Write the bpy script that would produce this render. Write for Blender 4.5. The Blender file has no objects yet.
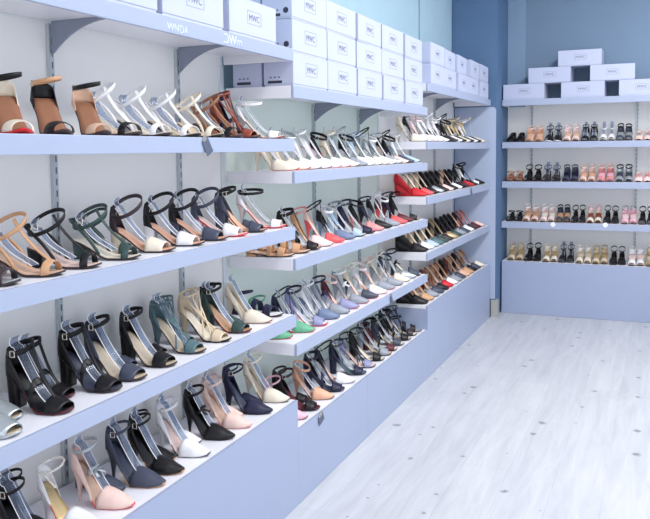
import bpy, bmesh, math, random
from mathutils import Vector, Matrix
random.seed(11)
S = bpy.context.scene
COL = S.collection
D = 1.25            # distance from the camera to the shelf fronts, metres
EYE = 1.08          # camera height in D
FX = -1.0           # shelf front plane, in D
WX = -1.24          # face of the back panels, in D
PI = math.pi

def W(x, y, z):     # D units (z relative to the eye) -> metres
    return Vector((x*D, y*D, (z+EYE)*D))

# ------------------------------------------------------------------ materials
def srgb(c):
    return tuple(((v/255)/12.92 if v/255 <= .04045 else ((v/255+.055)/1.055)**2.4) for v in c)
MATS = {}
def mat(name, c, rough=.5, metal=0., spec=.5, var=.06, scale=40., bump=0., coat=0.):
    if name in MATS: return MATS[name]
    m = bpy.data.materials.new(name); m.use_nodes = True
    nt = m.node_tree; b = nt.nodes['Principled BSDF']
    col = srgb(c)
    tc = nt.nodes.new('ShaderNodeTexCoord')
    n = nt.nodes.new('ShaderNodeTexNoise'); n.inputs['Scale'].default_value = scale; n.inputs['Detail'].default_value = 3
    nt.links.new(tc.outputs['Object'], n.inputs['Vector'])
    mx = nt.nodes.new('ShaderNodeMix'); mx.data_type = 'RGBA'
    mx.inputs['A'].default_value = (*[v*(1-var) for v in col], 1)
    mx.inputs['B'].default_value = (*[min(1, v*(1+var)) for v in col], 1)
    nt.links.new(n.outputs['Fac'], mx.inputs['Factor'])
    nt.links.new(mx.outputs['Result'], b.inputs['Base Color'])
    b.inputs['Roughness'].default_value = rough; b.inputs['Metallic'].default_value = metal
    b.inputs['Specular IOR Level'].default_value = spec
    b.inputs['Coat Weight'].default_value = coat
    if bump:
        bp = nt.nodes.new('ShaderNodeBump'); bp.inputs['Strength'].default_value = bump; bp.inputs['Distance'].default_value = .002
        nt.links.new(n.outputs['Fac'], bp.inputs['Height']); nt.links.new(bp.outputs['Normal'], b.inputs['Normal'])
    MATS[name] = m
    return m

M_LAM = mat('white_blue_laminate', (168, 179, 205), .34, var=.03, scale=6)
M_TOP = mat('shelf_top_laminate', (238, 238, 246), .36, var=.02, scale=6)
M_END = mat('lit_end_lip_laminate', (238, 238, 246), .36, var=.02, scale=6)  # light on the camera-facing shelf ends, put into a paler colour
M_PLINTH = mat('plinth_laminate', (161, 173, 201), .3, var=.03, scale=3)
M_PANEL = mat('back_panel_laminate', (247, 248, 247), .5, var=.03, scale=3)
M_MINT = mat('pale_mint_panel_laminate', (228, 242, 234), .5, var=.03, scale=3)
M_POST = mat('panel_post_white', (226, 234, 240), .4, var=.02)
M_WALL = mat('blue_wall_paint', (176, 206, 220), .7, var=.05, scale=5, bump=.05)
M_WALLB = mat('blue_end_wall', (120, 143, 168), .75, var=.07, scale=4, bump=.06)  # darker blue than the left wall
M_PIL = mat('deep_blue_pillar', (88, 118, 154), .75, var=.08, scale=5, bump=.06)  # darkest blue of the wall surfaces
M_CHASE = mat('pale_blue_chase_paint', (136, 161, 188), .75, var=.06, scale=5)
M_BOARD = mat('pillar_facing_board', (176, 190, 216), .45, var=.04, scale=4)
M_TILE = mat('beige_skirting_tile', (176, 176, 168), .5, var=.08, scale=20)
M_CEIL = mat('white_ceiling', (240, 242, 246), .8, var=.02, scale=5)
M_WHITEWALL = mat('white_shop_wall', (232, 236, 244), .7, var=.02, scale=5)
M_METAL = mat('upright_metal', (186, 194, 200), .4, .3, var=.08, scale=30)
M_BRACK = mat('bracket_grey_metal', (138, 146, 164), .45, .3, var=.06, scale=30)
M_SLOT = mat('slot_dark', (84, 90, 104), .7)
M_BOX = mat('white_box_card', (190, 197, 222), .55, var=.02, scale=10)
M_BOXSIDE = mat('grey_blue_box_card', (176, 190, 222), .6, var=.03, scale=10)
M_INK = mat('dark_print_ink', (44, 48, 66), .6)
M_LOGO = mat('grey_logo_ink', (92, 98, 122), .6)
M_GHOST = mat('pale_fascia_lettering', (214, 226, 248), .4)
M_STICK = mat('white_sticker', (246, 246, 250), .5)
M_CARD = mat('dark_tag_card', (84, 92, 112), .4)
M_BUCK = mat('buckle_metal', (214, 208, 196), .25, 1.)
M_PEARL = mat('pearl', (240, 234, 224), .2, coat=.5)

def clear_mat():
    m = bpy.data.materials.new('clear_plastic'); m.use_nodes = True
    nt = m.node_tree; nt.nodes.clear()
    o = nt.nodes.new('ShaderNodeOutputMaterial'); mx = nt.nodes.new('ShaderNodeMixShader')
    t = nt.nodes.new('ShaderNodeBsdfTransparent'); g = nt.nodes.new('ShaderNodeBsdfPrincipled')
    fr = nt.nodes.new('ShaderNodeLayerWeight'); fr.inputs['Blend'].default_value = .35
    mr = nt.nodes.new('ShaderNodeMapRange'); mr.inputs['To Min'].default_value = .07; mr.inputs['To Max'].default_value = .45
    t.inputs['Color'].default_value = (.70, .75, .83, 1)
    g.inputs['Base Color'].default_value = (.5, .56, .68, 1); g.inputs['Roughness'].default_value = .1
    nt.links.new(fr.outputs['Facing'], mr.inputs['Value']); nt.links.new(mr.outputs['Result'], mx.inputs['Fac'])
    nt.links.new(t.outputs[0], mx.inputs[1]); nt.links.new(g.outputs[0], mx.inputs[2]); nt.links.new(mx.outputs[0], o.inputs['Surface'])
    return m
M_CLEAR = clear_mat()

def floor_mat():
    m = bpy.data.materials.new('whitewashed_plank_floor'); m.use_nodes = True
    nt = m.node_tree; b = nt.nodes['Principled BSDF']; L = nt.links.new
    tc = nt.nodes.new('ShaderNodeTexCoord')
    mp = nt.nodes.new('ShaderNodeMapping'); mp.inputs['Scale'].default_value = (9, .9, 1); L(tc.outputs['Object'], mp.inputs['Vector'])
    n1 = nt.nodes.new('ShaderNodeTexNoise'); n1.inputs['Scale'].default_value = 2.2; n1.inputs['Detail'].default_value = 9; n1.inputs['Roughness'].default_value = .68; n1.inputs['Distortion'].default_value = .5
    L(mp.outputs[0], n1.inputs['Vector'])
    r1 = nt.nodes.new('ShaderNodeValToRGB'); e = r1.color_ramp.elements
    e[0].position = .28; e[0].color = (*srgb((186, 188, 194)), 1); e[1].position = .66; e[1].color = (*srgb((208, 210, 214)), 1)
    L(n1.outputs['Fac'], r1.inputs['Fac'])
    # boards
    rot = nt.nodes.new('ShaderNodeMapping'); rot.inputs['Rotation'].default_value = (0, 0, PI/2); L(tc.outputs['Object'], rot.inputs['Vector'])
    br = nt.nodes.new('ShaderNodeTexBrick'); br.inputs['Scale'].default_value = 1; br.inputs['Brick Width'].default_value = 1.3; br.inputs['Row Height'].default_value = .19
    br.inputs['Mortar Size'].default_value = .0012; br.inputs['Mortar Smooth'].default_value = .3
    br.inputs['Color1'].default_value = (1, 1, 1, 1); br.inputs['Color2'].default_value = (.93, .935, .95, 1); br.inputs['Mortar'].default_value = (.8, .81, .85, 1)
    L(rot.outputs[0], br.inputs['Vector'])
    mu = nt.nodes.new('ShaderNodeMix'); mu.data_type = 'RGBA'; mu.blend_type = 'MULTIPLY'; mu.inputs['Factor'].default_value = 1
    L(r1.outputs['Color'], mu.inputs['A']); L(br.outputs['Color'], mu.inputs['B'])
    # knots
    nz = nt.nodes.new('ShaderNodeTexNoise'); nz.inputs['Scale'].default_value = 26; nz.inputs['Detail'].default_value = 4; L(tc.outputs['Object'], nz.inputs['Vector'])
    ad = nt.nodes.new('ShaderNodeMix'); ad.data_type = 'RGBA'; ad.blend_type = 'ADD'; ad.inputs['Factor'].default_value = .035
    L(tc.outputs['Object'], ad.inputs['A']); L(nz.outputs['Color'], ad.inputs['B'])
    mk = nt.nodes.new('ShaderNodeMapping'); mk.inputs['Scale'].default_value = (4.6, 4.4, 0); mk.inputs['Location'].default_value = (.3, .2, 0); L(ad.outputs['Result'], mk.inputs['Vector'])
    vo = nt.nodes.new('ShaderNodeTexVoronoi'); vo.voronoi_dimensions = '2D'; vo.inputs['Scale'].default_value = 1; L(mk.outputs[0], vo.inputs['Vector'])
    # knot radius differs from cell to cell
    sp = nt.nodes.new('ShaderNodeSeparateColor'); L(vo.outputs['Color'], sp.inputs[0])
    mrr = nt.nodes.new('ShaderNodeMapRange'); mrr.inputs['To Min'].default_value = .004; mrr.inputs['To Max'].default_value = .12; pw = nt.nodes.new('ShaderNodeMath'); pw.operation = 'POWER'; pw.inputs[1].default_value = 2.6; L(sp.outputs[0], pw.inputs[0]); L(pw.outputs[0], mrr.inputs['Value'])
    dv = nt.nodes.new('ShaderNodeMath'); dv.operation = 'DIVIDE'; L(vo.outputs['Distance'], dv.inputs[0]); L(mrr.outputs[0], dv.inputs[1])
    r2 = nt.nodes.new('ShaderNodeValToRGB'); e = r2.color_ramp.elements
    e[0].position = .3; e[0].color = (.25, .25, .30, 1); e[1].position = 1; e[1].color = (1, 1, 1, 1)
    L(dv.outputs[0], r2.inputs['Fac'])
    mu2 = nt.nodes.new('ShaderNodeMix'); mu2.data_type = 'RGBA'; mu2.blend_type = 'MULTIPLY'; mu2.inputs['Factor'].default_value = .75
    L(mu.outputs['Result'], mu2.inputs['A']); L(r2.outputs['Color'], mu2.inputs['B'])
    L(mu2.outputs['Result'], b.inputs['Base Color'])
    b.inputs['Roughness'].default_value = .38
    return m
M_FLOOR = floor_mat()

# ------------------------------------------------------------------ mesh helpers
def mesh(name, bm, mats=(), smooth=False):
    bmesh.ops.recalc_face_normals(bm, faces=bm.faces[:])
    me = bpy.data.meshes.new(name); bm.to_mesh(me); bm.free()
    for m in mats: me.materials.append(m)
    if smooth: me.polygons.foreach_set('use_smooth', [True]*len(me.polygons))
    return me
def link(name, data, parent=None):
    o = bpy.data.objects.new(name, data); COL.objects.link(o)
    if parent: o.parent = parent
    return o
def tag(o, label, cat=None, group=None):
    o['label'] = label
    if cat: o['category'] = cat
    if group: o['group'] = group
    return o
def thing(name, label, cat, loc=(0, 0, 0), rz=0, group=None):
    o = link(name, None); o.empty_display_size = .05
    o.location = loc; o.rotation_euler = (0, 0, rz)
    return tag(o, label, cat, group)
def bx(bm, a, b, bev=0.):
    r = bmesh.ops.create_cube(bm, size=1)
    c = [(a[i]+b[i])/2 for i in range(3)]; s = [abs(b[i]-a[i]) for i in range(3)]
    for v in r['verts']: v.co = Vector((v.co.x*s[0]+c[0], v.co.y*s[1]+c[1], v.co.z*s[2]+c[2]))
    if bev:
        es = {e for v in r['verts'] for e in v.link_edges}
        bmesh.ops.bevel(bm, geom=list(es), offset=bev, segments=2, affect='EDGES', profile=.6)
def box_obj(name, a, b, m, parent=None, bev=0.):
    bm = bmesh.new(); bx(bm, a, b, bev)
    return link(name, mesh(name, bm, [m]), parent)
def grid_faces(bm, rows, closed_v=False, closed_u=False):
    nu = len(rows); nv = len(rows[0])
    for i in range(nu if closed_u else nu-1):
        for j in range(nv if closed_v else nv-1):
            a, b_, c, d = rows[i][j], rows[i][(j+1) % nv], rows[(i+1) % nu][(j+1) % nv], rows[(i+1) % nu][j]
            try: bm.faces.new([v for k, v in enumerate((a, b_, c, d)) if v not in (a, b_, c, d)[:k]])
            except ValueError: pass
def solid(bm, th):
    bmesh.ops.recalc_face_normals(bm, faces=bm.faces[:])
    bmesh.ops.solidify(bm, geom=bm.faces[:], thickness=th)
def sweep(bm, path, w, th, side=None, closed=False, widths=None):
    """flat band of width w, thickness th; side[i] = direction of the width"""
    n = len(path); rows = []
    for i, p in enumerate(path):
        q = path[(i+1) % n] if (closed or i < n-1) else p
        o = path[i-1] if (closed or i > 0) else p
        t = (q-o).normalized(); s = side(i) if callable(side) else side
        s = (s - t*s.dot(t)).normalized(); nn = t.cross(s)
        ww = (widths[i] if widths else w)/2
        rows.append([bm.verts.new(p + s*a*ww + nn*b*th/2) for a, b in ((-1, -1), (1, -1), (1, 1), (-1, 1))])
    grid_faces(bm, rows, closed_v=True, closed_u=closed)
    if not closed:
        bm.faces.new(rows[0]); bm.faces.new(rows[-1])
def tube(bm, path, r, k=6, closed=False):
    n = len(path); rows = []
    for i, p in enumerate(path):
        q = path[(i+1) % n] if (closed or i < n-1) else p
        o = path[i-1] if (closed or i > 0) else p
        t = (q-o).normalized(); a = Vector((0, 0, 1)) if abs(t.z) < .9 else Vector((0, 1, 0))
        s = t.cross(a).normalized(); u = t.cross(s)
        rows.append([bm.verts.new(p+(s*math.cos(2*PI*j/k)+u*math.sin(2*PI*j/k))*r) for j in range(k)])
    grid_faces(bm, rows, closed_v=True, closed_u=closed)
    if not closed: bm.faces.new(rows[0]); bm.faces.new(rows[-1])

# ------------------------------------------------------------------ lettering
def text_mesh(txt, h, extr=.0006, mirror=False, bold=.0):
    cu = bpy.data.curves.new('t', 'FONT'); cu.body = txt; cu.size = 1; cu.align_x = 'CENTER'; cu.offset = bold
    o = bpy.data.objects.new('t', cu); COL.objects.link(o)
    bpy.context.view_layer.update()
    me = bpy.data.meshes.new_from_object(o.evaluated_get(bpy.context.evaluated_depsgraph_get()))
    bpy.data.objects.remove(o)
    bm = bmesh.new(); bm.from_mesh(me)
    top = max(v.co.y for v in bm.verts); xs = [v.co.x for v in bm.verts]; cx = (min(xs)+max(xs))/2
    k = h/top
    for v in bm.verts: v.co = Vector(((v.co.x-cx)*k*(-1 if mirror else 1), v.co.y*k, 0))
    r = bmesh.ops.extrude_face_region(bm, geom=bm.faces[:])
    for g in r['geom']:
        if isinstance(g, bmesh.types.BMVert): g.co.z += extr
    return bm

# ------------------------------------------------------------------ the room
def struct(name, a, b, m):
    o = box_obj(name, a, b, m); o['kind'] = 'structure'; return o
FZ = 0.; CZ = 2.95
XL = WX*D-.02; XR = 1.5*D; Y0 = -1.6*D; YP = 4.99*D; YB = 5.40*D
struct('floor', (XL-.3, Y0, -.1), (XR+.1, YB+.3, FZ), M_FLOOR)
struct('ceiling', (XL-.3, Y0, CZ), (XR+.1, YB+.3, CZ+.1), M_CEIL)
struct('wall_left', (XL-.15, Y0, FZ), (XL, YP, CZ), M_WALL)
struct('wall_back', (XL-.15, YB, FZ), (XR+.1, YB+.12, CZ), M_WALLB)
struct('wall_right', (XR, Y0, FZ), (XR+.1, YB, CZ), M_WHITEWALL)
struct('wall_pillar', (XL-.15, YP+.012, FZ), (-.97*D, YB, CZ), M_PIL)
struct('trim_1', (-.97*D, YB-.03, (.275+EYE)*D), (-.853*D, YB, CZ), M_CHASE)
struct('trim_3', (XL, 4.2547*D-.006, (.30+EYE)*D), (XL+.006, 4.2547*D+.006, CZ), M_CHASE)
# pale board with rounded top corner that faces the pillar
bm = bmesh.new()
x0, x1, z0, z1 = -1.235*D, -.972*D, .11*D+.01, (.262+EYE)*D
pts = [(x0, z0), (x1, z0)] + [(x1-.03+.03*math.cos(a), z1-.03+.03*math.sin(a)) for a in [k*PI/12 for k in range(7)]] + [(x0, z1)]
f = [bm.verts.new((x, YP, z)) for x, z in pts]; g = [bm.verts.new((x, YP+.012, z)) for x, z in pts]
bm.faces.new(f); bm.faces.new(g)
for i in range(len(f)): bm.faces.new((f[i], f[(i+1) % len(f)], g[(i+1) % len(f)], g[i]))
o = link('trim_2', mesh('board', bm, [M_BOARD])); o['kind'] = 'structure'
o = struct('baseboard_pillar', (-1.0*D+.005, YP-.004, FZ), (-.955*D, YP+.06, .112*D), M_TILE)

# ------------------------------------------------------------------ shelving
def bracket_mesh(depth, dz=.075):
    """curved shelf bracket: x from the wall outwards, hangs below z = 0"""
    bm = bmesh.new(); th = .004; n = 10; top = []; low = []
    for i in range(n+1):
        u = i/n; x = depth*u
        z = -(dz*(1-u)**2.4+.012*(1-u*.5))
        top.append((x, 0)); low.append((x, z))
    for y in (-th, th): pass
    A = [[bm.verts.new((x, y, z)) for x, z in top] for y in (-th, th)]
    B = [[bm.verts.new((x, y, z)) for x, z in low] for y in (-th, th)]
    for i in range(n):
        bm.faces.new((A[0][i], A[0][i+1], B[0][i+1], B[0][i])); bm.faces.new((A[1][i], A[1][i+1], B[1][i+1], B[1][i]))
        bm.faces.new((B[0][i], B[0][i+1], B[1][i+1], B[1][i])); bm.faces.new((A[0][i], A[0][i+1], A[1][i+1], A[1][i]))
    bm.faces.new((A[0][0], A[1][0], B[1][0], B[0][0])); bm.faces.new((A[0][n], A[1][n], B[1][n], B[0][n]))
    return mesh('bracket', bm, [M_BRACK])
BRACK = bracket_mesh(.2); BRACK_LOW = bracket_mesh(.2, .016)
TH = .012
def tray(label, length, depth, lip, origin, rz, ups, br=None):
    """hollow shelf: local x = along the shelf, -y = front; origin at the top of the back edge's left end"""
    t = thing('display_shelf', label, 'shelf', origin, rz, 'lipped display shelves')
    box_obj('shelf_board', (.013, -depth+TH, -.014), (length-.013, 0, 0), M_TOP, t)
    box_obj('front_lip', (0, -depth, -lip), (length, -depth+TH, 0), M_LAM, t, .002)
    for a in (0, length-TH): box_obj('end_lip', (a, -depth+TH+.0003, -lip), (a+TH, 0, 0), M_END, t, .002)
    for u in ups:
        b = link('bracket', br or BRACK_LOW, t); b.location = (u, -.004, -.0145); b.rotation_euler = (0, 0, -PI/2)
    return t
def upright(parent, x, y, z0, z1, rz):
    """slotted metal upright; local: front face towards -y"""
    bm = bmesh.new(); bx(bm, (-.008, -.012, z0), (.009, 0, z1))
    u = link('upright', mesh('upright', bm, [M_METAL]), parent); u.location = (x, y, 0); u.rotation_euler = (0, 0, rz)
    bm = bmesh.new(); z = z0+.02
    while z < z1-.03:
        bx(bm, (0, -.0125, z), (.0045, -.0119, z+.018)); z += .032
    s = link('slots', mesh('slots', bm, [M_SLOT]), u)
BAYS = [  # name, y0, y1, shelf tops, plinth top, uprights
    ('front', .66, 2.097, [.298, .034, -.227, -.491], -.754, [1.353, 1.843]),
    ('middle', 2.097, 3.530, [.192, -.0615, -.323, -.583], -.848, [2.763, 3.25]),
    ('far', 3.530, 4.970, [.305, .036, -.222, -.486], -.737, [4.02, 4.505]),
]
ROW = ['box shelf', 'top shoe shelf', 'middle shoe shelf', 'lowest shoe shelf']
depth = (FX-WX)*D
for nm, y0, y1, tops, base, ups in BAYS:
    p = thing('back_panel', f'pale back panel with two slotted uprights behind the {nm} shelving bay', 'wall panel', W(WX, y0, -EYE), 0, 'shelving back panels')
    box_obj('panel', (-.018, .002, 0), (0, (y1-y0)*D-.002, (tops[0]+EYE)*D-.001), M_MINT if nm == 'middle' else M_PANEL, p)
    box_obj('end_post', (0.0002, (y1-y0)*D-.03, (base+EYE)*D+.002), (.006, (y1-y0)*D-.003, (tops[0]+EYE)*D-.05), M_POST, p)
    for u in ups: upright(p, .0002, (u-y0)*D, (base+EYE)*D+.002, (tops[0]+EYE)*D-.02, PI/2)
    for k, z in enumerate(tops):
        l = {0: f'white shelf stacked with shoe boxes at the top of the {nm} bay'}.get(k, f'white lipped shelf full of shoes, {["", "first", "second", "third"][k]} below the boxes in the {nm} bay')
        t = tray(l, (y1-y0)*D-.002, depth-.0125, .0455, W(WX, y0, z)+Vector((.0125, .001, 0)), PI/2, [(u-y0)*D for u in ups], None if k else BRACK)
        if nm == 'front' and k == 0:
            shelf_front = t
    zt = (base+EYE)*D; L = (y1-y0)*D+.0016
    t = thing('display_plinth', f'closed pale blue plinth with shoes on top along the floor of the {nm} bay', 'plinth', W(WX, y0, -EYE)+Vector((.0125, .001, 0)), PI/2, 'floor plinths')
    dp = depth-.0125
    box_obj('top_panel', (0, -dp+.0125, zt-.016), (L-.002, 0, zt), M_TOP, t)
    cuts = [0, (2.709-y0)*D, L-.002] if nm == 'middle' else [0, L-.002]
    for a, b in zip(cuts, cuts[1:]): box_obj('front_panel', (a+(.0012 if a else 0), -dp, .001), (b, -dp+.012, zt), M_PLINTH, t, .0006)
    for a in (.0005, L-.0145): box_obj('end_panel', (a, -dp+.0125, .001), (a+.012, 0, zt-.0165), M_PLINTH, t)

# end-wall unit
RX0, RX1, RY = -.972, .62, 5.157
rt = [.313, .040, -.2157, -.478]; rb = -.737
p = thing('back_panel', 'pale back panel with slotted uprights behind the end wall shelves', 'wall panel', W(RX0+.003, 5.40, -EYE)+Vector((0, -.001, 0)), 0, 'shelving back panels')
Lr = (RX1-RX0)*D-.006
box_obj('panel', (0, -.016, 0), (Lr, 0, (rt[0]+EYE)*D-.03), M_PANEL, p)
for xu in (-.812, -.161, .45): upright(p, (xu-RX0)*D, -.0162, (rb+EYE)*D+.002, (rt[0]+EYE)*D-.03, 0)
rdepth = (5.40-RY)*D-.0305
for k, z in enumerate(rt):
    l = ['pale blue shelf carrying the pyramid of shoe boxes on the end wall', 'first shelf of paired shoes below the box pyramid on the end wall', 'second shelf of paired shoes below the box pyramid on the end wall', 'third shelf of paired shoes on the end wall, just above the plinth'][k]
    tray(l, Lr-.012, rdepth, .05, W(RX0+.008, 5.40, z)+Vector((0, -.0305, 0)), 0, [(u-RX0-.008)*D for u in (-.812, -.161, .45)])
t = thing('display_plinth', 'closed pale blue plinth with shoes on top along the end wall', 'plinth', W(RX0+.012, 5.40, -EYE)+Vector((0, -.0305, 0)), 0, 'floor plinths')
zt = (rb+EYE)*D
box_obj('top_panel', (0, -rdepth+.0125, zt-.016), (Lr-.02, 0, zt), M_TOP, t)
box_obj('front_panel', (0, -rdepth, .001), (Lr-.02, -rdepth+.012, zt), M_PLINTH, t, .0015)
for a in (.0005, Lr-.034): box_obj('end_panel', (a, -rdepth+.0125, .001), (a+.012, 0, zt-.0165), M_PLINTH, t)

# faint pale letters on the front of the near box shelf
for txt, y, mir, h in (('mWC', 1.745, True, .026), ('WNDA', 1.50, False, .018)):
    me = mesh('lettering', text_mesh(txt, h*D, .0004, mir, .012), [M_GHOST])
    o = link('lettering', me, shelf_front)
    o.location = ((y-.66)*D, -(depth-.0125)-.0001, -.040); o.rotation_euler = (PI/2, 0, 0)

# ------------------------------------------------------------------ shoe boxes
BW, BD_, BH = .258*D, .098*D, .097*D
def box_meshes(w, d, h, lw):
    bm = bmesh.new(); bx(bm, (-w/2+.002, -d/2+.002, 0), (w/2-.002, d/2-.002, h*.97), .001); body = mesh('box_body', bm, [M_BOX])
    bm = bmesh.new()
    # lid: five sides, open below
    z0 = h*.06
    for a, b in (((-w/2, -d/2, h-.0018), (w/2, d/2, h)), ((-w/2, -d/2, z0), (w/2, -d/2+.0016, h-.002)), ((-w/2, d/2-.0016, z0), (w/2, d/2, h-.002)),
                 ((-w/2, -d/2+.0018, z0), (-w/2+.0016, d/2-.0018, h-.002)), ((w/2-.0016, -d/2+.0018, z0), (w/2, d/2-.0018, h-.002))):
        bx(bm, a, b)
    lid = mesh('box_lid', bm, [M_BOX])
    bm = text_mesh('MWC', lw*.21, .0004, False, .0)
    xs = [v.co.x for v in bm.verts]; k = lw*.74/(max(xs)-min(xs))
    for v in bm.verts: v.co.x *= k
    hh = lw*.21
    ax, ay0, ay1, t = lw/2, -hh*.6, hh*1.6, .0011
    for a, b in (((-ax, ay0, 0), (ax, ay0+t, .0003)), ((-ax, ay1-t, 0), (ax, ay1, .0003)), ((-ax, ay0+t, 0), (-ax+t, ay1-t, .0003)), ((ax-t, ay0+t, 0), (ax, ay1-t, .0003))): bx(bm, a, b)
    logo = mesh('logo_print', bm, [M_LOGO])
    return body, lid, logo
BM = box_meshes(BW, BD_, BH, .085*D)
BM1 = box_meshes(BW, BD_*1.9, BH, .075*D)
def shoe_box(x, y, z, rz, label, group, ms=BM, d=BD_):
    t = thing('shoe_box', label, 'box', W(x, y, z), rz, group)
    link('box_body', ms[0], t); link('box_lid', ms[1], t)
    o = link('logo_print', ms[2], t); o.location = (.004, -d/2-.0001, BH*.46); o.rotation_euler = (PI/2, 0, 0)
    return t
def end_print(t, d, hole):
    bm = bmesh.new()
    bx(bm, (-d*.36, .010, 0), (d*.12, .020, .0004))
    for k in range(3):
        c = -d*.26+k*d*.14
        vs = [bm.verts.new((c-.005, .030, .0002)), bm.verts.new((c+.005, .030, .0002)), bm.verts.new((c, .037, .0002))]; bm.faces.new(vs)
    o = link('end_print', mesh('end_print', bm, [M_INK]), t)
    o.location = (-BW/2-.0002, 0, 0); o.rotation_euler = (PI/2, 0, -PI/2)
    if hole:
        bm = bmesh.new(); bmesh.ops.create_circle(bm, cap_ends=True, segments=20, radius=.011)
        o = link('thumb_hole', mesh('thumb_hole', bm, [M_INK]), t); o.location = (-BW/2-.0003, -d*.30, .03); o.rotation_euler = (PI/2, 0, -PI/2)
g1 = 'white shoe boxes on the front bay'
for i, (y0, nt) in enumerate(((.90, 'leftmost'), (1.172, 'second from the left'), (1.449, 'third from the left'), (1.737, 'rightmost'))):
    shoe_box(FX-.004-BD_*1.9/2/D, y0+.129, .2985, PI/2, f'white lettered shoe box, {nt} on the front bay box shelf', g1, BM1, BD_*1.9)
cols = [2.104, 2.368, 2.642, 2.918, 3.206]
rn = ['bottom', 'middle', 'top']; on = ['first', 'second', 'third', 'fourth', 'fifth']
for c, y0 in enumerate(cols):
    for r in range(3):
        j = random.uniform(-.004, .004)
        t = shoe_box(FX-.004-BD_/2/D - (.003 if r else 0), y0+.13+j*.6, .1925+r*(BH/D+.0012), PI/2+random.uniform(-.015, .015)*(r > 0),
                 f'white shoe box at the {rn[r]} of the {on[c]} column from the left, middle bay', 'white shoe boxes stacked on the middle bay')
        if c == 0: end_print(t, BD_, r > 0)
for r in range(3):
    t = shoe_box(FX-.006-BD_*1.5/D-.006, cols[0]+.131, .1925+r*(BH/D+.0012), PI/2, f'white shoe box behind the first column of the middle bay, {rn[r]} one', 'white shoe boxes stacked on the middle bay')
    end_print(t, BD_, False)
BW3 = .244*D
BM3 = box_meshes(BW3, BD_, BH, .075*D)
for r in range(2):
    for c, y0 in enumerate((3.60, 3.862, 4.142, 4.402, 4.672)):
        shoe_box(FX-.006-BD_/2/D-(.01 if r and c in (1, 2) else 0), y0+.126+(-.02, .015)[r]*(c in (1, 3)), .3055+r*(BH/D+.0012), PI/2+random.uniform(-.03, .03)*(r > 0),
                 f'white shoe box in the {["lower", "upper"][r]} row, {on[c]} from the left on the far bay', 'white shoe boxes on the far bay', BM3)
for r, xs in enumerate(((-.83, -.469, -.128), (-.67, -.300), (-.49,))):
    for c, x in enumerate(xs):
        lab = [['leftmost', 'middle', 'rightmost'], ['left', 'right'], ['single']][r][c]
        shoe_box(x, RY+.012+BD_*.95/D, .3135+r*(BH/D+.0012), random.uniform(-.03, .03), f'white shoe box, {lab} one in the {["bottom", "second", "top"][r]} row of the end wall pyramid', 'pyramid of white shoe boxes on the end wall', BM1, BD_*1.9)

# ------------------------------------------------------------------ shoes
def lerp(a, b, t): return a+(b-a)*t
def keyed(t, ks):
    if t <= ks[0][0]: return ks[0][1]
    for (a, va), (b, vb) in zip(ks, ks[1:]):
        if t <= b:
            u = (t-a)/(b-a); u = u*u*(3-2*u)*.6+u*.4
            return lerp(va, vb, u)
    return ks[-1][1]
TOES = {'point': [(.12, .31), (.36, .30), (.68, .5), (.84, .42), (.93, .28), (.98, .15), (1, .05)],
        'round': [(.12, .31), (.36, .30), (.68, .5), (.86, .46), (.94, .34), (.98, .2), (1, .03)],
        'square': [(.12, .31), (.36, .30), (.68, .5), (.88, .46), (.96, .36), (1, .24)]}
class Last:
    """the foot form a shoe is built on; x from the heel back to the toe tip"""
    def __init__(s, L=.168, Wd=.066, H=.085, toe='point', plat=0., tb=.60, waist=1.12):
        s.L, s.Wd, s.H, s.toe, s.plat, s.tb, s.waist = L, Wd, H, toe, plat, tb, waist
    def w(s, t):
        u = max(t, .12); u = u*.68/s.tb if u < s.tb else .68+(u-s.tb)*.32/(1-s.tb)
        b = keyed(max(u, .12), TOES[s.toe])*s.Wd*lerp(s.waist, 1, min(1, max(0, (u-.3)/.35)))
        if t < .12: b *= math.sqrt(max(.0004, 1-(1-t/.12)**2))
        return b
    def z(s, t):
        u = min(1, max(0, (t-.08)/(s.tb-.10))); k = 1-(.45*u+.55*u*u*(3-2*u))
        z = s.H*k + s.plat + .006
        if t > .8: z += .007*((t-.8)/.2)**2
        return z            # upper face of the sole
    def p(s, t, y, dz=0): return Vector((s.L*t, y, s.z(t)+dz))
TS = [0, .012, .03, .06, .1, .16, .23, .3, .38, .46, .54, .6, .66, .72, .78, .84, .89, .93, .96, .98, 1]
def plate(ls, z0, z1, k=1., ts=TS, z0f=None):
    bm = bmesh.new(); m = 5; T = []; B = []
    for t in ts:
        w = ls.w(t)*k
        ys = [w*(-1+2*j/(m-1)) for j in range(m)]
        tt = t if k >= 1 else .012+t*.976
        T.append([bm.verts.new(ls.p(tt, y, z1)) for y in ys])
        B.append([bm.verts.new(ls.p(tt, y, z0)) if z0f is None else bm.verts.new(Vector((ls.L*tt, y, z0f(tt)))) for y in ys])
    grid_faces(bm, T); grid_faces(bm, B)
    for j in (0, m-1): grid_faces(bm, [[a[j] for a in T], [a[j] for a in B]])
    for i in (0, -1): grid_faces(bm, [T[i], B[i]])
    return bm
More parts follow.
